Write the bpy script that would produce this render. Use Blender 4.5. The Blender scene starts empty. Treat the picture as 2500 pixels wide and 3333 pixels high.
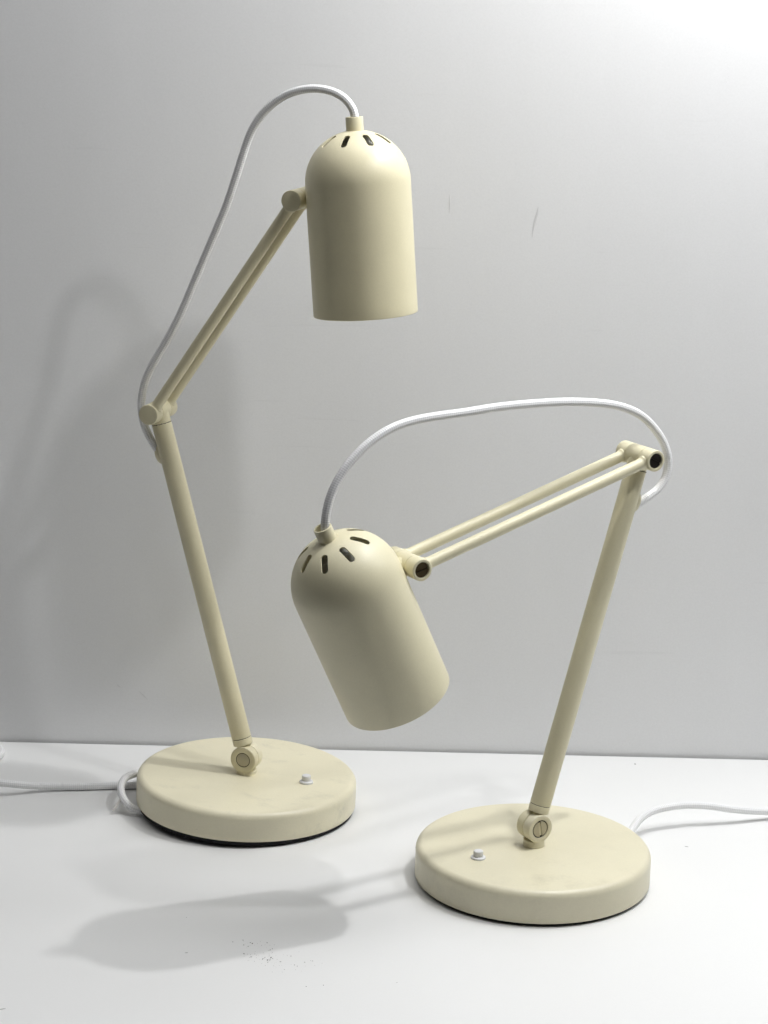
import bpy, bmesh, math, random
from mathutils import Vector, Matrix, Quaternion

random.seed(7)
S = bpy.context.scene
COL = S.collection
R_ = math.radians

# ------------------------------------------------------------------ helpers
def link(name, mesh, parent=None, mat=None, sharp=32):
    o = bpy.data.objects.new(name, mesh)
    COL.objects.link(o)
    if parent is not None:
        o.parent = parent
    if mat is not None:
        mesh.materials.clear()
        mesh.materials.append(mat)
    if sharp is not None:
        for p in mesh.polygons:
            p.use_smooth = True
        mesh.set_sharp_from_angle(angle=R_(sharp))
    return o

def to_mesh(bm, name):
    bmesh.ops.recalc_face_normals(bm, faces=bm.faces[:])
    me = bpy.data.meshes.new(name)
    bm.to_mesh(me)
    bm.free()
    return me

def frame_from(axis, hint=(0, 0, 1)):
    """Matrix whose local Z is axis"""
    z = Vector(axis).normalized()
    h = Vector(hint)
    if abs(z.dot(h.normalized())) > 0.98:
        h = Vector((1, 0, 0))
    x = h.cross(z).normalized()
    y = z.cross(x)
    return Matrix((x, y, z)).transposed()

def add_revolve(bm, prof, org, axis, seg=48, hint=(0, 0, 1), close=False):
    """prof: list of (radius, height along axis); radius 0 ends become poles"""
    M = frame_from(axis, hint)
    org = Vector(org)
    rings = []
    for r, h in prof:
        if r < 1e-7:
            rings.append([bm.verts.new(org + M @ Vector((0, 0, h)))])
        else:
            rings.append([bm.verts.new(org + M @ Vector((r * math.cos(2 * math.pi * k / seg), r * math.sin(2 * math.pi * k / seg), h))) for k in range(seg)])
    pairs = list(zip(rings[:-1], rings[1:]))
    if close:
        pairs.append((rings[-1], rings[0]))
    for a, b in pairs:
        for k in range(seg):
            j = (k + 1) % seg
            if len(a) == 1 and len(b) == 1:
                continue
            if len(a) == 1:
                bm.faces.new((a[0], b[j], b[k]))
            elif len(b) == 1:
                bm.faces.new((a[k], a[j], b[0]))
            else:
                bm.faces.new((a[k], a[j], b[j], b[k]))

def arc(cx, cy, r, a0, a1, n):
    return [(cx + r * math.cos(R_(a0 + (a1 - a0) * i / n)), cy + r * math.sin(R_(a0 + (a1 - a0) * i / n))) for i in range(n + 1)]

def cyl_prof(r, h0, h1, bev=0.0006, n=3):
    return ([(0, h0)] + arc(r - bev, h0 + bev, bev, -90, 0, n) + arc(r - bev, h1 - bev, bev, 0, 90, n) + [(0, h1)])

def catmull(pts, step=0.0012):
    pts = [Vector(p) for p in pts]
    P = [pts[0] * 2 - pts[1]] + pts + [pts[-1] * 2 - pts[-2]]
    out = []
    for i in range(1, len(P) - 2):
        p0, p1, p2, p3 = P[i - 1:i + 3]
        n = max(2, int((p2 - p1).length / step))
        # centripetal parameters
        t = [0]
        for a, b in ((p0, p1), (p1, p2), (p2, p3)):
            t.append(t[-1] + max(1e-6, (b - a).length) ** 0.5)
        for k in range(n):
            u = t[1] + (t[2] - t[1]) * k / n
            A1 = p0 * ((t[1] - u) / (t[1] - t[0])) + p1 * ((u - t[0]) / (t[1] - t[0]))
            A2 = p1 * ((t[2] - u) / (t[2] - t[1])) + p2 * ((u - t[1]) / (t[2] - t[1]))
            A3 = p2 * ((t[3] - u) / (t[3] - t[2])) + p3 * ((u - t[2]) / (t[3] - t[2]))
            B1 = A1 * ((t[2] - u) / (t[2] - t[0])) + A2 * ((u - t[0]) / (t[2] - t[0]))
            B2 = A2 * ((t[3] - u) / (t[3] - t[1])) + A3 * ((u - t[1]) / (t[3] - t[1]))
            out.append(B1 * ((t[2] - u) / (t[2] - t[1])) + B2 * ((u - t[1]) / (t[2] - t[1])))
    out.append(pts[-1])
    return out

def smooth_path(P, it):
    for _ in range(it):
        Q = P[:]
        for i in range(1, len(P) - 1):
            Q[i] = P[i] * 0.5 + (P[i - 1] + P[i + 1]) * 0.25
        P = Q
    return P

def cable_mesh(name, pts, r, seg=20, smooth=40):
    """round cable with uv: u = length in metres, v = turn around (0..1)"""
    P = smooth_path(catmull(pts), smooth)
    bm = bmesh.new()
    uvl = bm.loops.layers.uv.new('UVMap')
    T = [(P[min(i + 1, len(P) - 1)] - P[max(i - 1, 0)]).normalized() for i in range(len(P))]
    n = Vector((0, 1, 0.02))
    n = (n - T[0] * n.dot(T[0])).normalized()
    rings, L, length = [], [], 0.0
    for i, p in enumerate(P):
        if i:
            q = T[i - 1].rotation_difference(T[i])
            n = q @ n
            n = (n - T[i] * n.dot(T[i])).normalized()
            length += (P[i] - P[i - 1]).length
        b = T[i].cross(n)
        rings.append([bm.verts.new(p + (n * math.cos(2 * math.pi * k / seg) + b * math.sin(2 * math.pi * k / seg)) * r) for k in range(seg)])
        L.append(length)
    for i in range(len(P) - 1):
        for k in range(seg):
            j = (k + 1) % seg
            f = bm.faces.new((rings[i][k], rings[i][j], rings[i + 1][j], rings[i + 1][k]))
            uv = ((L[i], k / seg), (L[i], (k + 1) / seg), (L[i + 1], (k + 1) / seg), (L[i + 1], k / seg))
            for lp, c in zip(f.loops, uv):
                lp[uvl].uv = c
    bm.faces.new(rings[0])
    bm.faces.new(rings[-1])
    return to_mesh(bm, name)

# ------------------------------------------------------------------ materials
def new_mat(name):
    m = bpy.data.materials.new(name)
    m.use_nodes = True
    nt = m.node_tree
    b = nt.nodes['Principled BSDF']
    return m, nt, b

def N(nt, t, **kw):
    n = nt.nodes.new(t)
    for k, v in kw.items():
        setattr(n, k, v)
    return n

def noise(nt, vec, scale, detail=4, rough=0.55, lac=2.0, dist=0.0):
    n = N(nt, 'ShaderNodeTexNoise')
    n.inputs['Scale'].default_value = scale
    n.inputs['Detail'].default_value = detail
    n.inputs['Roughness'].default_value = rough
    n.inputs['Distortion'].default_value = dist
    nt.links.new(vec, n.inputs['Vector'])
    return n.outputs['Fac']

def ramp(nt, fac, stops, interp='LINEAR'):
    r = N(nt, 'ShaderNodeValToRGB')
    r.color_ramp.interpolation = interp
    el = r.color_ramp.elements
    while len(el) < len(stops):
        el.new(0.5)
    for e, (p, c) in zip(el, stops):
        e.position = p
        e.color = (c, c, c, 1) if isinstance(c, (int, float)) else (*c, 1)
    nt.links.new(fac, r.inputs[0])
    return r.outputs[0]

def mix(nt, fac, a, b):
    m = N(nt, 'ShaderNodeMix', data_type='RGBA')
    for sock, v in ((m.inputs[0], fac), (m.inputs[6], a), (m.inputs[7], b)):
        if hasattr(v, 'is_output'):
            nt.links.new(v, sock)
        elif isinstance(v, (int, float)):
            sock.default_value = v
        else:
            sock.default_value = (*v, 1)
    return m.outputs[2]

def mathn(nt, op, a, b=None, clamp=False):
    m = N(nt, 'ShaderNodeMath', operation=op, use_clamp=clamp)
    for i, v in enumerate((a, b)):
        if v is None:
            continue
        if hasattr(v, 'is_output'):
            nt.links.new(v, m.inputs[i])
        else:
            m.inputs[i].default_value = v
    return m.outputs[0]

def bump(nt, b, h, strength, dist):
    n = N(nt, 'ShaderNodeBump')
    n.inputs['Strength'].default_value = strength
    n.inputs['Distance'].default_value = dist
    nt.links.new(h, n.inputs['Height'])
    nt.links.new(n.outputs[0], b.inputs['Normal'])

def scaled(nt, vec, s):
    m = N(nt, 'ShaderNodeMapping')
    m.inputs['Scale'].default_value = s
    nt.links.new(vec, m.inputs['Vector'])
    return m.outputs[0]

def paint(name, col, rough=0.42, grime=None, specks=True):
    """powder coated cream paint; grime: (dirt colour, seed, amount, streak scale)"""
    m, nt, b = new_mat(name)
    tc = N(nt, 'ShaderNodeTexCoord')
    v = tc.outputs['Object']
    c = mix(nt, ramp(nt, noise(nt, v, 22, 4), [(0.3, 0.0), (0.7, 1.0)]), tuple(x * 0.965 for x in col), tuple(min(1, x * 1.02) for x in col))
    if grime:
        dirt, seed, amt, sc = grime
        mp = N(nt, 'ShaderNodeMapping')
        mp.inputs['Location'].default_value = (seed, seed * 0.37, 0)
        mp.inputs['Rotation'].default_value = (0, 0, 0.6)
        mp.inputs['Scale'].default_value = sc
        nt.links.new(v, mp.inputs['Vector'])
        f1 = ramp(nt, noise(nt, mp.outputs[0], 30, 7, 0.68, dist=0.1), [(0.54, 0.0), (0.76, 1.0)])
        f2 = ramp(nt, noise(nt, v, 13, 3), [(0.4, 0.15), (0.68, 1.0)])
        fine = ramp(nt, noise(nt, v, 420, 2), [(0.35, 0.55), (0.65, 1.0)])
        f = mathn(nt, 'MULTIPLY', mathn(nt, 'MULTIPLY', mathn(nt, 'MULTIPLY', f1, f2), fine), amt)
        c = mix(nt, f, c, dirt)
    fine_sp = ramp(nt, noise(nt, v, 650, 3, 0.7), [(0.3, 0.0), (0.7, 1.0)])
    c = mix(nt, mathn(nt, 'MULTIPLY', fine_sp, 0.16), c, tuple(x * 0.72 for x in col))
    if specks:
        vo = N(nt, 'ShaderNodeTexVoronoi')
        vo.inputs['Scale'].default_value = 150
        nt.links.new(v, vo.inputs['Vector'])
        sp = ramp(nt, vo.outputs['Distance'], [(0.0, 1.0), (0.085, 0.0)])
        gate = ramp(nt, noise(nt, v, 33, 2), [(0.58, 0.0), (0.66, 0.55)])
        c = mix(nt, mathn(nt, 'MULTIPLY', sp, gate), c, tuple(x * 0.42 for x in col))
    nt.links.new(c, b.inputs['Base Color'])
    rr = ramp(nt, noise(nt, v, 60, 4), [(0.3, rough - 0.04), (0.7, rough + 0.06)])
    nt.links.new(rr, b.inputs['Roughness'])
    b.inputs['Specular IOR Level'].default_value = 0.5
    bump(nt, b, noise(nt, v, 900, 2), 0.12, 0.0003)
    return m

CREAM = (0.765, 0.706, 0.49)
CREAM2 = (0.76, 0.708, 0.50)
def simple(name, col, rough, metal=0.0, spec=0.5, noise_amt=0.06, nscale=120, bmp=0.1):
    m, nt, b = new_mat(name)
    tc = N(nt, 'ShaderNodeTexCoord')
    v = tc.outputs['Object']
    c = mix(nt, noise(nt, v, nscale, 4), tuple(x * (1 - noise_amt) for x in col), tuple(min(1, x * (1 + noise_amt)) for x in col))
    nt.links.new(c, b.inputs['Base Color'])
    b.inputs['Roughness'].default_value = rough
    b.inputs['Metallic'].default_value = metal
    b.inputs['Specular IOR Level'].default_value = spec
    if bmp:
        bump(nt, b, noise(nt, v, nscale * 4, 3), bmp, 0.0003)
    return m

def braid():
    m, nt, b = new_mat('white_braided_textile')
    uv = N(nt, 'ShaderNodeUVMap')
    sp = N(nt, 'ShaderNodeSeparateXYZ')
    nt.links.new(uv.outputs[0], sp.inputs[0])
    u = mathn(nt, 'MULTIPLY', sp.outputs[0], 2 * math.pi / 0.0036)
    w = mathn(nt, 'MULTIPLY', sp.outputs[1], 2 * math.pi * 5)
    a = mathn(nt, 'SINE', mathn(nt, 'ADD', u, w))
    c = mathn(nt, 'SINE', mathn(nt, 'SUBTRACT', u, w))
    h = mathn(nt, 'MULTIPLY', a, c)
    h2 = mathn(nt, 'MULTIPLY_ADD', h, 0.5)
    nt.nodes[-1].inputs[2].default_value = 0.5
    col = mix(nt, h2, (0.78, 0.78, 0.785), (0.94, 0.94, 0.94))
    nt.links.new(col, b.inputs['Base Color'])
    b.inputs['Roughness'].default_value = 0.55
    b.inputs['Sheen Weight'].default_value = 0.15
    bump(nt, b, h2, 0.55, 0.0006)
    return m

M_left = paint('cream_paint', CREAM, 0.41, grime=((0.42, 0.38, 0.26), 3.1, 0.10, (1, 1, 1)))
M_left_base = paint('cream_paint_smudged', (0.845, 0.79, 0.59), 0.38, grime=((0.30, 0.29, 0.235), 4.4, 0.42, (1.0, 1.5, 1.2)))
M_right = paint('pale_cream_paint', CREAM2, 0.40, grime=((0.42, 0.39, 0.28), 5.3, 0.07, (1, 1, 1)))
M_right_base = paint('pale_cream_paint_stained', (0.785, 0.735, 0.55), 0.38, grime=((0.44, 0.40, 0.29), 8.2, 0.52, (0.9, 1.1, 1)))
M_seam = simple('dark_gap', (0.035, 0.032, 0.02), 0.8)
M_pad = simple('black_rubber', (0.012, 0.012, 0.014), 0.75, spec=0.2)
M_white = simple('white_plastic', (0.80, 0.80, 0.80), 0.38)
M_bronze = simple('dark_bronze', (0.10, 0.075, 0.04), 0.34, metal=0.9)
M_black = simple('blackened_steel', (0.025, 0.022, 0.02), 0.3, metal=0.6)
M_nickel = simple('dull_nickel', (0.46, 0.42, 0.31), 0.36, metal=0.4)
M_slot_brown = simple('brown_slot', (0.20, 0.17, 0.10), 0.6)  # plain brown for the floor of the hinge screw slot
M_slot_glint = simple('painted_slot_glint', (0.50, 0.48, 0.44), 0.35)  # pale colour paints a reflected glint into the elbow and shade screw slots
M_socket = simple('grey_socket', (0.5, 0.505, 0.48), 0.35)
M_bulb = simple('frosted_bulb', (0.75, 0.75, 0.72), 0.35)
M_braid = braid()
M_zip = simple('translucent_nylon', (0.80, 0.76, 0.73), 0.5)
M_dust = simple('dust', (0.22, 0.215, 0.21), 0.9)

def wall_mat():
    m, nt, b = new_mat('matte_wall_paint')
    tc = N(nt, 'ShaderNodeTexCoord')
    v = tc.outputs['Object']
    big = noise(nt, v, 3.0, 3)
    col = mix(nt, big, (0.84, 0.843, 0.85), (0.87, 0.873, 0.878))
    mott = ramp(nt, noise(nt, v, 520, 3, 0.7), [(0.3, 0.0), (0.7, 0.14)])
    col = mix(nt, mott, col, (0.60, 0.60, 0.605))
    # uneven roller bands and faint stains
    band = ramp(nt, noise(nt, scaled(nt, v, (9, 9, 2.2)), 1.0, 4, 0.6), [(0.35, 0.0), (0.75, 0.12)])
    col = mix(nt, band, col, (0.66, 0.66, 0.655))
    # a few small dark pin marks and pale chips in the paint
    vo = N(nt, 'ShaderNodeTexVoronoi')
    vo.inputs['Scale'].default_value = 26
    nt.links.new(v, vo.inputs['Vector'])
    dot = ramp(nt, vo.outputs['Distance'], [(0.0, 1.0), (0.03, 0.0)])
    gate = ramp(nt, noise(nt, v, 7, 2), [(0.6, 0.0), (0.66, 0.6)])
    col = mix(nt, mathn(nt, 'MULTIPLY', dot, gate), col, (0.33, 0.33, 0.33))
    # faint horizontal rub marks
    rub = ramp(nt, noise(nt, scaled(nt, v, (6, 6, 120)), 1.0, 5, 0.6), [(0.66, 0.0), (0.8, 0.16)])
    col = mix(nt, rub, col, (0.45, 0.45, 0.45))
    nt.links.new(col, b.inputs['Base Color'])
    b.inputs['Roughness'].default_value = 0.62
    b.inputs['Specular IOR Level'].default_value = 0.3
    h = mathn(nt, 'ADD', noise(nt, v, 240, 4), mathn(nt, 'MULTIPLY', noise(nt, v, 18, 2), 2.0))
    bump(nt, b, h, 0.10, 0.0006)
    return m

def table_mat():
    m, nt, b = new_mat('white_satin_laminate')
    tc = N(nt, 'ShaderNodeTexCoord')
    v = tc.outputs['Object']
    col0 = mix(nt, noise(nt, v, 4.0, 4), (0.82, 0.82, 0.813), (0.85, 0.85, 0.843))
    mott = ramp(nt, noise(nt, v, 520, 3, 0.7), [(0.3, 0.0), (0.7, 0.10)])
    col = mix(nt, mott, col0, (0.66, 0.66, 0.65))
    vo = N(nt, 'ShaderNodeTexVoronoi')
    vo.inputs['Scale'].default_value = 60
    nt.links.new(v, vo.inputs['Vector'])
    dot = ramp(nt, vo.outputs['Distance'], [(0.0, 1.0), (0.03, 0.0)])
    gate = ramp(nt, noise(nt, v, 11, 2), [(0.6, 0.0), (0.7, 0.5)])
    col = mix(nt, mathn(nt, 'MULTIPLY', dot, gate), col, (0.45, 0.44, 0.43))
    nt.links.new(col, b.inputs['Base Color'])
    rr = ramp(nt, noise(nt, v, 14, 5), [(0.3, 0.42), (0.7, 0.52)])
    nt.links.new(rr, b.inputs['Roughness'])
    b.inputs['Specular IOR Level'].default_value = 0.35
    bump(nt, b, noise(nt, v, 300, 3), 0.05, 0.0003)
    return m

# ------------------------------------------------------------------ setting
def box_mesh(name, lo, hi, bev=0.0, M=None):
    bm = bmesh.new()
    bmesh.ops.create_cube(bm, size=1)
    for vv in bm.verts:
        vv.co = Vector([(lo[i] + hi[i]) / 2 + vv.co[i] * (hi[i] - lo[i]) for i in range(3)])
    if bev:
        bmesh.ops.bevel(bm, geom=bm.edges[:], offset=bev, segments=3, affect='EDGES', profile=0.5)
    if M is not None:
        bm.transform(M)
    return to_mesh(bm, name)

WALL_YAW = math.atan2(2.1157 - 2.1064, 0.385 + 0.3703)
W0 = Vector((0.0, 2.1064 + 0.3703 * math.tan(WALL_YAW), 0.0))
Mw = Matrix.Translation(W0) @ Matrix.Rotation(WALL_YAW, 4, 'Z')
table = link('table_surface', box_mesh('table_surface', (-1.5, -0.72, -0.03), (1.5, 0.0, 0.0), 0.0012), None, table_mat())
table.matrix_world = Mw
table['kind'] = 'structure'
table['label'] = 'white satin table top carrying both cream lamps'
wall = link('wall', box_mesh('wall', (-1.6, 0.0035, -0.7), (1.6, 0.06, 2.6)), None, wall_mat())
wall.matrix_world = Mw
wall['kind'] = 'structure'
wall['label'] = 'pale grey painted wall behind the table with faint scuffs'

def stroke(bm, pts, w0, w1, nrm):
    """thin tapered raised smear along pts on a surface with normal nrm"""
    pts = [Vector(p) for p in pts]
    nrm = Vector(nrm)
    n = len(pts)
    rows = []
    for i, p in enumerate(pts):
        t = (pts[min(i + 1, n - 1)] - pts[max(i - 1, 0)]).normalized()
        s = t.cross(nrm).normalized()
        u = i / (n - 1)
        w = (w0 + (w1 - w0) * u) * math.sin(math.pi * (0.06 + 0.88 * u)) * 0.5
        rows.append((bm.verts.new(p + s * w), bm.verts.new(p + nrm * 0.00012), bm.verts.new(p - s * w)))
    for a, b in zip(rows[:-1], rows[1:]):
        bm.faces.new((a[0], a[1], b[1], b[0]))
        bm.faces.new((a[1], a[2], b[2], b[1]))

def wl(x, z):
    return (x, 0.0033, z)          # local point just proud of the wall face
M_scuff = simple('grey_scuff', (0.72, 0.72, 0.725), 0.7)
M_scuff_light = simple('faint_scuff', (0.77, 0.77, 0.775), 0.7)
bm = bmesh.new()
stroke(bm, [wl(0.1352, 0.5365), wl(0.1345, 0.531), wl(0.1325, 0.523), wl(0.1313, 0.516), wl(0.1306, 0.5075)], 0.0034, 0.0012, (0, -1, 0))
stroke(bm, [wl(-0.2345, 0.054), wl(-0.230, 0.0500), wl(-0.2258, 0.0455)], 0.0016, 0.0010, (0, -1, 0))
stroke(bm, [wl(-0.256, 0.0605), wl(-0.2545, 0.0590), wl(-0.252, 0.0575)], 0.0016, 0.0010, (0, -1, 0))
link('scuff_mark', to_mesh(bm, 'scuff_mark'), wall, M_scuff, None)
bm = bmesh.new()
stroke(bm, [wl(0.0527, 0.546), wl(0.0531, 0.537), wl(0.0534, 0.527)], 0.0022, 0.0012, (0, -1, 0))
for k in range(26):
    z = 0.715 - 0.066 * k / 25
    x = 0.3012 + 0.0012 * math.sin(k * 1.9) + random.uniform(-0.0006, 0.0006) + (0.001 if z < 0.675 else 0)
    L = random.uniform(0.0006, 0.0016)
    stroke(bm, [wl(x, z), wl(x + L * 0.3, z + L * 0.5), wl(x + L * 0.8, z + L)], 0.0006, 0.0006, (0, -1, 0))
link('scuff_mark', to_mesh(bm, 'scuff_mark'), wall, M_scuff_light, None)

# dust and lint lying on the table
bm = bmesh.new()
def fleck(x, y, s, el=1.0, ang=None):
    m = Matrix.Translation((x, y, s * 0.25)) @ Matrix.Rotation(random.uniform(0, 6.28) if ang is None else ang, 4, 'Z') @ Matrix.Diagonal((s * el, s, s * 0.45, 1))
    bmesh.ops.create_icosphere(bm, subdivisions=1, radius=0.5, matrix=m)
for k in range(100):
    g = random.random()
    cx, cy, sx, sy = ((-0.0812, 1.6381, 0.009, 0.010) if g < 0.55 else (-0.0946, 1.6609, 0.008, 0.006) if g < 0.78 else (-0.062, 1.6254, 0.013, 0.006))
    fleck(random.gauss(cx, sx), random.gauss(cy, sy), random.choice((0.0003, 0.0003, 0.0004, 0.0005, 0.0008)), random.uniform(1, 2.2))
for x, y, s in ((-0.0785, 1.6375, 0.0013), (-0.081, 1.633, 0.0012), (-0.0946, 1.662, 0.0013), (-0.1000, 1.6430, 0.0011), (0.2517, 2.0922, 0.0014), (-0.049, 1.589, 0.0008), (-0.036, 1.592, 0.0008), (-0.151, 1.708, 0.0006), (0.02, 1.60, 0.0006)):
    fleck(x, y, s, 1.5)
for x, y, ang, L in ((0.2768, 1.8869, -0.3, 0.0042), (-0.2716, 1.5378, 0.35, 0.006), (-0.145, 1.642, 0.2, 0.003)):
    fleck(x, y, 0.0007, L / 0.0007, ang)
dust = link('dust_specks', to_mesh(bm, 'dust_specks'), None, M_dust, None)
dust['kind'] = 'stuff'
dust['label'] = 'dark dust specks and lint lying on the white table'
dust['category'] = 'dust'

# ------------------------------------------------------------------ the lamps
HB, HP, L1, L2 = 0.03049, 0.04785, 0.32615, 0.23627
SD, SL, RD = 0.08932, 0.15503, 0.0435      # shade diameter, length, dome height
PIN_R, PIN_L = 0.0090, 0.0438
OFF, DZ = 0.05203, 0.05570
TUBE_R, ROD_R = 0.0089, 0.0048
Y = Vector((0, 1, 0))
SR = SD / 2

def slot_cutter(phi, m_shade):
    """stadium shaped prism through the dome wall"""
    th0, th1, w = R_(23.5), R_(44), 0.0028
    bm = bmesh.new()
    tm = (th0 + th1) / 2
    half = (th1 - th0) / 2 * SR - w
    outl = [(half + w * math.cos(R_(a)), w * math.sin(R_(a))) for a in range(-90, 91, 15)] + [(-half - w * math.cos(R_(a)), -w * math.sin(R_(a))) for a in range(-90, 91, 15)]
    rad = Vector((math.sin(tm), 0, -math.cos(tm)))      # outward (local z runs down the shade axis)
    tan = Vector((math.cos(tm), 0, math.sin(tm)))
    side = Vector((0, 1, 0))
    cen = Vector((SR * math.sin(tm), 0, RD * (1 - math.cos(tm))))
    rows = []
    for d in (-0.009, 0.006):
        rows.append([bm.verts.new(cen + rad * d + tan * a + side * b) for a, b in outl])
    n = len(outl)
    bm.faces.new(rows[0])
    bm.faces.new(rows[1])
    for k in range(n):
        bm.faces.new((rows[0][k], rows[0][(k + 1) % n], rows[1][(k + 1) % n], rows[1][k]))
    bm.transform(m_shade @ Matrix.Rotation(phi, 4, 'Z'))
    return bm

def shade_mesh(m_shade):
    """dome topped can with eight slots, wall 1.3 mm"""
    T = 0.0013
    outer = [(0.0, 0.0)] + [(SR * math.sin(R_(a)), RD * (1 - math.cos(R_(a)))) for a in [3 + 3 * i for i in range(30)]]
    for i in range(1, 12):
        outer.append((SR, RD + (SL - 0.0008 - RD) * i / 11))
    lip = arc(SR - T / 2, SL - 0.0006, T / 2, 0, 180, 6)[1:]
    ri, di = SR - T, RD - T
    inner = [(ri, RD + (SL - 0.0015 - RD) * i / 6) for i in range(6, 0, -1)] + [(ri * math.sin(R_(a)), T + di * (1 - math.cos(R_(a)))) for a in [90 - 3 * i for i in range(30)]] + [(0.0, T)]
    bm = bmesh.new()
    add_revolve(bm, outer + lip + inner, (0, 0, 0), (0, 0, 1), seg=128)
    bm.transform(m_shade)
    me = to_mesh(bm, 'lamp_shade')
    o = bpy.data.objects.new('tmp_shade', me)
    COL.objects.link(o)
    cb = bmesh.new()
    for k in range(8):
        c = slot_cutter(k * math.pi / 4, m_shade)
        tmp = bpy.data.meshes.new('tmp')
        c.to_mesh(tmp)
        c.free()
        cb.from_mesh(tmp)
        bpy.data.meshes.remove(tmp)
    cm = to_mesh(cb, 'cutter')
    co = bpy.data.objects.new('tmp_cutter', cm)
    COL.objects.link(co)
    md = o.modifiers.new('cut', 'BOOLEAN')
    md.operation = 'DIFFERENCE'
    md.solver = 'EXACT'
    md.object = co
    dg = bpy.context.evaluated_depsgraph_get()
    out = bpy.data.meshes.new_from_object(o.evaluated_get(dg))
    bpy.data.objects.remove(o)
    bpy.data.objects.remove(co)
    out.name = 'lamp_shade'
    return out

def slotted_screw(bm, org, axis, r, depth, ang, gap=0.0016):
    """screw head: two D halves either side of a slot, floor below"""
    M = frame_from(axis)
    org = Vector(org)
    add_revolve(bm, cyl_prof(r, -0.004, -depth, 0.0002, 1), org, axis, 40)
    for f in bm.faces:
        f.material_index = 1            # bottom of the slot, in the second material
    a0 = math.asin(gap / 2 / r)
    for s in (0, math.pi):
        pts = [(r * math.cos(a0 + (math.pi - 2 * a0) * i / 20 + ang + s), r * math.sin(a0 + (math.pi - 2 * a0) * i / 20 + ang + s)) for i in range(21)]
        lo = [bm.verts.new(org + M @ Vector((x, y, -depth - 0.0003))) for x, y in pts]
        hi = [bm.verts.new(org + M @ Vector((x, y, -0.0002))) for x, y in pts]
        hi2 = [bm.verts.new(org + M @ Vector((x * 0.955, y * 0.955, 0))) for x, y in pts]
        bm.faces.new(hi2).material_index = 0
        for k in range(21):
            j = (k + 1) % 21
            bm.faces.new((lo[k], lo[j], hi[j], hi[k]))
            bm.faces.new((hi[k], hi[j], hi2[j], hi2[k]))

def cup_prof(r, ri, h0, h1, deep, bev=0.0009):
    """cylinder whose h1 end is a rim round a recess"""
    return ([(0, h0)] + arc(r - bev, h0 + bev, bev, -90, 0, 3) + arc(r - bev, h1 - bev, bev, 0, 90, 4) + arc(ri + 0.0003, h1 - 0.0003, 0.0003, 90, 180, 2) + [(ri, h1 - deep), (0, h1 - deep)])

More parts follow.
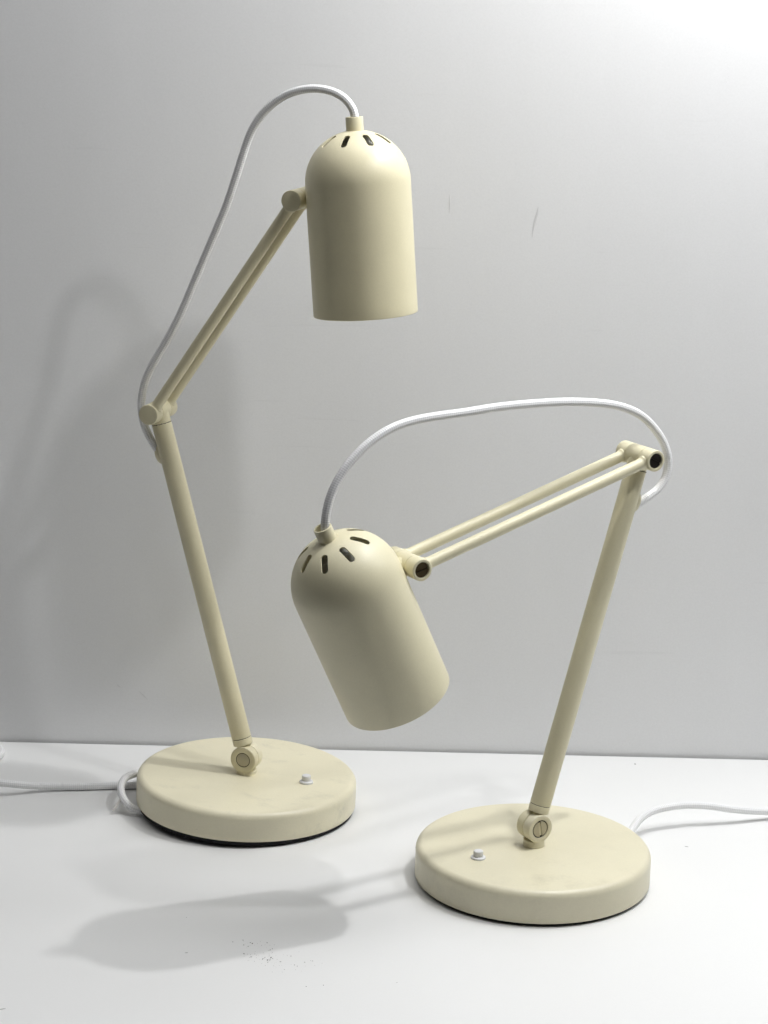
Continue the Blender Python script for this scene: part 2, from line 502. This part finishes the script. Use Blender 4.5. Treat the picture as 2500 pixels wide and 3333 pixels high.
def make_lamp(name, loc, rotz, a1, a2, tilt, sw, mats, label, arm_cable, cord, base_tilt, screw_ang, pad):
    mp, mb = mats
    root = bpy.data.objects.new(name, None)
    root.empty_display_size = 0.05
    COL.objects.link(root)
    root.location = loc
    root.rotation_euler = (0, 0, rotz)
    root['label'] = label
    root['category'] = 'desk lamp'
    root['group'] = 'matching cream desk lamps on the table'
    # --- base
    er = 0.0066
    bm = bmesh.new()
    prof = [(0, 0.0034), (0.094, 0.0034), (0.0992, 0.0030), (0.0997, 0.0028)] + [(0.1, 0.0033)] + [(0.1, 0.0033 + (HB - er - 0.0033) * i / 4) for i in range(1, 4)] + arc(0.1 - er, HB - er, er, 0, 90, 10) + [(0.085, HB + 0.00005), (0.06, HB), (0.03, HB), (0, HB)]
    add_revolve(bm, prof, (0, 0, 0), (0, 0, 1), 160)
    base = link('base', to_mesh(bm, 'base'), root, mb)
    bm = bmesh.new()
    add_revolve(bm, [(0, -pad[1]), (pad[0] - 0.001, -pad[1]), (pad[0], 0.0006 - pad[1]), (pad[0], 0.0036), (0, 0.0036)], (0, 0, 0), (0, 0, 1), 128)
    link('foot_pad', to_mesh(bm, 'foot_pad'), base, M_pad)
    base.rotation_euler = base_tilt
    base.location = (0, 0, 0.1 * math.sin(math.hypot(base_tilt[0], base_tilt[1])) + pad[1])
    if pad[1]:
        base.scale = (1, 1, 0.945)
    # --- push switch
    bm = bmesh.new()
    so = (0.0578, 0.002, HB + (0.0012 if base_tilt[1] else 0))
    add_revolve(bm, [(0, -0.002), (0.0063, -0.002)] + arc(0.0056, 0.0008, 0.0007, 0, 90, 3) + [(0.0046, 0.0018), (0, 0.0018)], so, (0, 0, 1), 40)
    sb = link('power_switch', to_mesh(bm, 'power_switch'), root, M_white)
    bm = bmesh.new()
    add_revolve(bm, cyl_prof(0.0041, 0.0015, 0.0068, 0.0009), so, (0, 0, 1), 40)
    link('switch_button', to_mesh(bm, 'switch_button'), sb, M_white)
    # --- base hinge: bracket half carries the screw (+Y side), the arm carries the other half
    H = Vector((0, 0, HP))
    hr = 0.0122
    bm = bmesh.new()
    add_revolve(bm, cyl_prof(0.0090, HB - 0.001, HP - hr + 0.0009, 0.0003), (0, 0.0006, 0), (0, 0, 1), 48)
    add_revolve(bm, cup_prof(hr, 0.0079, 0.0003, 0.0094, 0.0012), H, Y, 64)
    br = link('hinge_bracket', to_mesh(bm, 'hinge_bracket'), root, mb)
    bm = bmesh.new()
    slotted_screw(bm, H + Y * 0.0091, Y, 0.0070, 0.0010, screw_ang[0], 0.0026)
    link('hinge_screw', to_mesh(bm, 'hinge_screw'), br, M_nickel).data.materials.append(M_slot_brown)
    bm = bmesh.new()
    add_revolve(bm, [(0.0060, 0), (0.0079, 0)], H + Y * 0.0083, Y, 48)
    link('hinge_gap', to_mesh(bm, 'hinge_gap'), br, M_seam)
    # --- lower arm
    d1 = Vector((-math.sin(a1), 0, math.cos(a1)))
    E = H + d1 * L1
    bm = bmesh.new()
    add_revolve(bm, cup_prof(hr, 0.0068, 0.0003, 0.0090, 0.0006), H, -Y, 64)
    # fork piece from the hinge half up to the seam, sitting over the arm half and overhanging the bracket half
    add_revolve(bm, cyl_prof(TUBE_R, 0.0128, 0.0188, 0.0003), H, d1, 48)
    add_revolve(bm, [(0.0, 0.0078), (0.0040, 0.0078), (0.0042, 0.0135), (0, 0.0135)], H - Y * 0.0046, d1, 32)
    add_revolve(bm, cyl_prof(TUBE_R, 0.0193, L1 - 0.0120, 0.0003), H, d1, 64)
    add_revolve(bm, cyl_prof(TUBE_R - 0.0002, L1 - 0.0115, L1 - 0.002, 0.0003), H, d1, 48)
    # elbow centre barrel
    add_revolve(bm, cyl_prof(PIN_R, -0.0088, 0.0088, 0.0004), E, Y, 64)
    arm = link('lower_arm', to_mesh(bm, 'lower_arm'), root, mp)
    bm = bmesh.new()
    add_revolve(bm, [(0, -0.0006), (TUBE_R - 0.0005, -0.0006), (TUBE_R - 0.0005, 0.0006), (0, 0.0006)], H + d1 * 0.0190, d1, 40)
    link('arm_seam', to_mesh(bm, 'arm_seam'), arm, M_seam); bm = bmesh.new()
    add_revolve(bm, [(0, -0.0006), (TUBE_R - 0.0005, -0.0006), (TUBE_R - 0.0005, 0.0006), (0, 0.0006)], H + d1 * (L1 - 0.01175), d1, 40)
    # ragged chips of missing paint along the upper seam
    for k in range(26):
        a = 2 * math.pi * k / 26 + random.uniform(-0.1, 0.1)
        M = frame_from(d1)
        s = random.uniform(0.0004, 0.0011)
        c = H + d1 * (L1 - 0.01175 + random.uniform(-0.0004, 0.0004)) + M @ Vector((math.cos(a), math.sin(a), 0)) * (TUBE_R - 0.0002)
        mm = Matrix.Translation(c) @ Matrix.Diagonal((s, s, s, 1))
        bmesh.ops.create_icosphere(bm, subdivisions=1, radius=0.45, matrix=mm)
    link('arm_seam', to_mesh(bm, 'arm_seam'), arm, M_seam)
    # the plain disc on the arm half of the base hinge, ringed by a dark gap
    bm = bmesh.new()
    add_revolve(bm, cyl_prof(0.0062, 0.0070, 0.0088, 0.0002), H, -Y, 48)
    link('hinge_cap', to_mesh(bm, 'hinge_cap'), arm, M_nickel)
    bm = bmesh.new()
    add_revolve(bm, [(0.006, 0.00846), (0.0068, 0.00846)], H, -Y, 48)
    link('hinge_gap', to_mesh(bm, 'hinge_gap'), arm, M_seam)
    # cord grommet on the outer side of the tube
    side = Vector((-math.cos(a1), 0, -math.sin(a1)))
    g = E - d1 * 0.0385 + side * (TUBE_R - 0.0006)
    bm = bmesh.new()
    bmesh.ops.create_uvsphere(bm, u_segments=32, v_segments=20, radius=1.0)
    G = Matrix((side, Y, d1)).transposed().to_4x4()
    bm.transform(Matrix.Translation(g) @ G @ Matrix.Diagonal((0.0056, 0.0046, 0.0092, 1)))
    link('cord_grommet', to_mesh(bm, 'cord_grommet'), arm, mp)
    # --- upper arm: two rods with barrels at both ends
    d2 = Vector((math.sin(a2), 0, math.cos(a2)))
    P = E + d2 * L2
    def flare(h):
        return ROD_R + 0.0012 * min(1.0, max(0.0, 1 - (h - 0.0082) / 0.0030)) ** 2
    for s in (1, -1):
        yo = Y * (0.0145 * s)
        bm = bmesh.new()
        hs = [0.006, 0.0082, 0.0088, 0.0095, 0.0102, 0.0112] + [0.0112 + (L2 - 0.0224) * i / 8 for i in range(1, 9)] + [L2 - 0.0102, L2 - 0.0095, L2 - 0.0088, L2 - 0.0082, L2 - 0.006]
        add_revolve(bm, [(flare(min(h, L2 - h)), h) for h in hs], E + yo, d2, 40)
        for C in (E, P):
            if s > 0:
                add_revolve(bm, cup_prof(PIN_R, 0.0066, 0.0091, PIN_L / 2, 0.0022), C, Y, 64)
            else:
                add_revolve(bm, cyl_prof(PIN_R, 0.0091, PIN_L / 2, 0.0007), C, -Y, 64)
        rod = link('arm_rod', to_mesh(bm, 'arm_rod'), root, mp)
        if s > 0:
            bm = bmesh.new()
            slotted_screw(bm, E + Y * (PIN_L / 2 - 0.0010), Y, 0.0061, 0.0010, screw_ang[1], 0.0013)
            link('elbow_screw', to_mesh(bm, 'elbow_screw'), rod, M_black).data.materials.append(M_slot_glint)
            bm = bmesh.new()
            slotted_screw(bm, P + Y * (PIN_L / 2 - 0.0010), Y, 0.0061, 0.0010, screw_ang[2], 0.0013)
            link('shade_screw', to_mesh(bm, 'shade_screw'), rod, M_bronze).data.materials.append(M_slot_glint)
    # --- shade joint and shade
    ax = Vector((math.sin(tilt), 0, -math.cos(tilt)))
    pe = Vector((math.cos(tilt), 0, math.sin(tilt)))
    pe2 = Quaternion(ax, sw) @ pe
    C = P + pe * 0.022 + pe2 * (OFF - 0.022)
    apex = C - ax * DZ
    e2 = ax.cross(pe)
    m_sh = Matrix.Translation(apex) @ Matrix((pe, e2, ax)).transposed().to_4x4()
    bm = bmesh.new()
    add_revolve(bm, cyl_prof(PIN_R - 0.0001, -0.0088, 0.0088, 0.0004), P, Y, 48)
    add_revolve(bm, cyl_prof(0.0084, 0.0, OFF - SR + 0.004, 0.0003), P, (C - P).normalized(), 48)
    link('shade_bracket', to_mesh(bm, 'shade_bracket'), root, mp)
    sme = shade_mesh(m_sh)
    shade = link('lamp_shade', sme, root, mp, sharp=40)
    # cord sleeve on the crown: open topped collar
    bm = bmesh.new()
    add_revolve(bm, [(0.0074, -0.003), (0.0074, 0.0102), (0.0071, 0.0108), (0.0063, 0.0109), (0.0060, 0.0105), (0.0060, 0.004), (0, 0.004)], apex, -ax, 48)
    link('cord_sleeve', to_mesh(bm, 'cord_sleeve'), shade, mp)
    # lamp holder and bulb inside the can
    bm = bmesh.new()
    add_revolve(bm, [(0, 0.002), (0.012, 0.002), (0.0125, 0.010), (0.0175, 0.012), (0.0185, 0.016), (0.0185, 0.020), (0.0175, 0.022), (0.0185, 0.024), (0.0185, 0.052), (0.0165, 0.056), (0, 0.056)], apex, ax, 48)
    link('bulb_socket', to_mesh(bm, 'bulb_socket'), shade, M_socket)
    bm = bmesh.new()
    add_revolve(bm, [(0.0, 0.050), (0.013, 0.055), (0.0135, 0.066), (0.019, 0.078)] + [(0.0245 * math.cos(R_(a)), 0.092 + 0.0245 * math.sin(R_(a))) for a in range(-25, 90, 10)] + [(0, 0.1165)], apex, ax, 40)
    link('bulb', to_mesh(bm, 'bulb'), shade, M_bulb)
    # --- cables
    link('arm_cable', cable_mesh('arm_cable', [apex + ax * 0.002, apex - ax * 0.007] + [Vector(p) for p in arm_cable], 0.0035), root, M_braid, 60)
    link('power_cord', cable_mesh('power_cord', cord, 0.0034), root, M_braid, 60)
    return root

LC = [(0.09022, 0.00256, 0.6266), (0.08884, 0.00247, 0.63342), (0.08418, 0.00237, 0.64008), (0.07705, 0.00228, 0.64586), (0.0675, 0.00218, 0.64923), (0.05714, 0.00209, 0.65066), (0.04471, 0.00199, 0.6497), (0.03019, 0.0019, 0.64556), (0.01567, 0.0018, 0.63638), (0.00322, 0.00171, 0.62375), (-0.00503, 0.00161, 0.6093), (-0.01116, 0.00152, 0.59175), (-0.01731, 0.00142, 0.57251), (-0.02561, 0.00133, 0.54823), (-0.03615, 0.00123, 0.5236), (-0.04679, 0.00114, 0.49913), (-0.05753, 0.00104, 0.47443), (-0.06707, 0.00095, 0.45248), (-0.07802, 0.00085, 0.43105), (-0.09042, 0.00076, 0.41016), (-0.09843, 0.00066, 0.39615), (-0.10378, 0.00057, 0.3819), (-0.10598, 0.00047, 0.36786), (-0.10547, 0.00038, 0.3574), (-0.10315, 0.00028, 0.34751), (-0.09764, 0.00019, 0.33622), (-0.09305, 9e-05, 0.33034), (-0.08982, 0.0, 0.32559)]
RC = [(0.20856, -0.00598, 0.32771), (0.2089, -0.00574, 0.33594), (0.20763, -0.0055, 0.34619), (0.20433, -0.00526, 0.35767), (0.19934, -0.00502, 0.3675), (0.19148, -0.00478, 0.3785), (0.18067, -0.00454, 0.38888), (0.16851, -0.0043, 0.3977), (0.15204, -0.00407, 0.40544), (0.13318, -0.00383, 0.40972), (0.10754, -0.00359, 0.41161), (0.0815, -0.00335, 0.41241), (0.0551, -0.00311, 0.41397), (0.01914, -0.00287, 0.41403), (-0.01764, -0.00263, 0.41255), (-0.0506, -0.00239, 0.40869), (-0.07222, -0.00215, 0.40381), (-0.09195, -0.00191, 0.39512), (-0.10574, -0.00167, 0.38369), (-0.1174, -0.00143, 0.36956), (-0.12319, -0.0012, 0.35547), (-0.12282, -0.00096, 0.34432), (-0.11843, -0.00072, 0.33396), (-0.11075, -0.00048, 0.32797), (-0.1028, -0.00024, 0.3246), (-0.0962, 0.0, 0.3212), (-0.0900, 0.0, 0.3185)]
CORD_L = [(-0.36, 0.00, 0.0035), (-0.33, -0.010, 0.0035), (-0.297, -0.012, 0.0035), (-0.272, -0.001, 0.0036), (-0.2630, 0.0147, 0.0035), (-0.2645, 0.0240, 0.0035), (-0.2679, 0.0319, 0.0035), (-0.2736, 0.0385, 0.0035), (-0.295, 0.046, 0.0035), (-0.325, 0.036, 0.0035), (-0.342, 0.008, 0.0075), (-0.338, -0.03, 0.0095), (-0.315, -0.062, 0.0098), (-0.285, -0.078, 0.0115), (-0.252, -0.077, 0.0130), (-0.232, -0.0705, 0.0130),
          (-0.21783, -0.06401, 0.0125), (-0.20485, -0.05629, 0.0100), (-0.19369, -0.04501, 0.0065), (-0.18127, -0.03589, 0.0045), (-0.168, -0.02828, 0.0036), (-0.14969, -0.0192, 0.0035), (-0.13159, -0.00957, 0.0035), (-0.11283, -0.0012, 0.0035), (-0.098, 0.0060, 0.0035), (-0.080, 0.006, 0.0035), (-0.062, -0.004, 0.0035), (-0.052, -0.022, 0.0035), (-0.055, -0.041, 0.0036),
          (-0.07285, -0.05544, 0.0045), (-0.08294, -0.06092, 0.006), (-0.08844, -0.06211, 0.009), (-0.09602, -0.0578, 0.013), (-0.10279, -0.04944, 0.017), (-0.10712, -0.03876, 0.019), (-0.11089, -0.02195, 0.019), (-0.11139, -0.00426, 0.016), (-0.1119, 0.0135, 0.012), (-0.106, 0.028, 0.009), (-0.092, 0.034, 0.007), (-0.075, 0.034, 0.006)]
CORD_R = [(-0.07, -0.006, 0.005), (-0.09, -0.011, 0.005), (-0.106, -0.016, 0.0062), (-0.11853, -0.02037, 0.008), (-0.12858, -0.02723, 0.011), (-0.1398, -0.03244, 0.0155), (-0.15471, -0.03574, 0.019), (-0.16894, -0.03463, 0.0205), (-0.18324, -0.0318, 0.021), (-0.19431, -0.02957, 0.0205), (-0.20917, -0.02391, 0.019), (-0.22432, -0.01837, 0.016), (-0.24037, -0.01376, 0.0125), (-0.26944, -0.00725, 0.008), (-0.30, -0.002, 0.0045), (-0.36, 0.004, 0.0035), (-0.50, 0.01, 0.0035)]

lampL = make_lamp('desk_lamp', (-0.11889, 1.95374, 0), R_(-18.8166), 0.27619, 0.59082, 0.08887, -0.08548, (M_left, M_left_base),
                  'taller cream desk lamp, its shade hanging upright high above the table',
                  LC, CORD_L, (R_(-0.35), R_(1.35), 0.0), (0.4, 0.4, 0.4), (0.0985, 0.0014))
lampR = make_lamp('desk_lamp', (0.13485, 1.80793, 0), R_(-148.0066), 0.28406, math.pi - 1.28907, -0.45906, 0.20047, (M_right, M_right_base),
                  'lower cream desk lamp bent forward, its shade tilted, slotted screws showing in its joints',
                  RC, CORD_R, (0.0, 0.0, 0.0), (1.75, 2.7, 0.25), (0.0978, 0.0))
# clipped tail of a cable tie on the left lamp's cord loop
bm = bmesh.new()
Z = [Vector((-0.0985, -0.0580, 0.0125)), Vector((-0.1003, -0.0612, 0.0090)), Vector((-0.1010, -0.0640, 0.0060)), Vector((-0.1026, -0.0660, 0.0042))]
for a, b in zip(Z[:-1], Z[1:]):
    M = frame_from(b - a)
    L = (b - a).length
    bmesh.ops.create_cube(bm, size=1, matrix=Matrix.Translation((a + b) / 2) @ M.to_4x4() @ Matrix.Diagonal((0.0022, 0.0011, L * 1.1, 1)))
link('cable_tie', to_mesh(bm, 'cable_tie'), lampL, M_zip, 30)

# ------------------------------------------------------------------ light
world = bpy.data.worlds.new('World')
S.world = world
world.use_nodes = True
bg = world.node_tree.nodes['Background']
bg.inputs[0].default_value = (0.97, 0.985, 1.0, 1)
bg.inputs[1].default_value = 0.014

def point(name, loc, power, radius, col=(1, 1, 1)):
    l = bpy.data.lights.new(name, 'POINT')
    l.energy = power
    l.shadow_soft_size = radius
    l.color = col
    o = bpy.data.objects.new(name, l)
    COL.objects.link(o)
    o.location = loc
    return o
def area(name, loc, target, power, size, col=(1, 1, 1)):
    l = bpy.data.lights.new(name, 'AREA')
    l.energy = power
    if isinstance(size, tuple):
        l.shape = 'RECTANGLE'
        l.size, l.size_y = size
    else:
        l.shape = 'DISK'
        l.size = size
    l.color = col
    o = bpy.data.objects.new(name, l)
    COL.objects.link(o)
    o.location = loc
    o.rotation_euler = (Vector(target) - Vector(loc)).to_track_quat('-Z', 'Y').to_euler()
    return o
point('downlight_key', (0.425, 1.86, 1.175), 15.0, 0.017)
point('downlight_second', (0.46, 1.47, 1.20), 9.5, 0.030)
area('overhead_fill', (0.40, 1.82, 2.40), (0.40, 1.82, 0.0), 12.5, (1.4, 0.5), (0.985, 0.995, 1.0))  # broad overhead fill added for soft light, no actual fitting
area('overhead_fill_left', (-0.10, 1.70, 2.40), (-0.10, 1.70, 0.0), 2.5, (1.4, 0.7))  # second overhead fill, added to lift the left half
area('right_fill', (1.30, 1.70, 1.40), (0.0, 1.9, 0.1), 5.0, 0.6, (0.96, 0.985, 1.0))  # added soft fill beyond the right edge of the frame
area('wall_fill', (0.75, 2.00, 1.30), (0.4, 2.0, 0.2), 1.2, 0.4, (0.95, 0.98, 1.0))  # added fill that brightens the upper right of the wall
area('left_fill', (-0.90, 1.70, 1.80), (0.0, 1.75, 0.0), 1.4, 0.8)  # weak fill added out of view to lift the left of the table
area('front_lamp', (0.02, 0.75, 1.60), (-0.02, 1.95, 0.45), 0.5, 0.10)

# ------------------------------------------------------------------ camera
cd = bpy.data.cameras.new('camera')
cam = bpy.data.objects.new('camera', cd)
COL.objects.link(cam)
pitch, roll, Hc = 0.24803, 0.02808, 0.77648
fw = Vector((0, math.cos(pitch), -math.sin(pitch)))
up = Vector((0, math.sin(pitch), math.cos(pitch)))
rt = Vector((1, 0, 0))
rt2 = rt * math.cos(roll) + up * math.sin(roll)
up2 = up * math.cos(roll) - rt * math.sin(roll)
cam.matrix_world = Matrix((rt2, up2, -fw)).transposed().to_4x4()
cam.location = (0, 0, Hc)
cd.sensor_fit = 'HORIZONTAL'
cd.sensor_width = 26.0
cd.lens = 26.0 * 7407.22553 / 2500.0
cd.clip_start = 0.05
cd.clip_end = 50
S.camera = cam

S.view_settings.view_transform = 'Standard'
S.view_settings.look = 'None'
S.view_settings.exposure = 0.05
S.view_settings.gamma = 1.0
S.view_settings.use_curve_mapping = False
S.render.resolution_x, S.render.resolution_y = 768, 1024
S.cycles.use_denoising = True
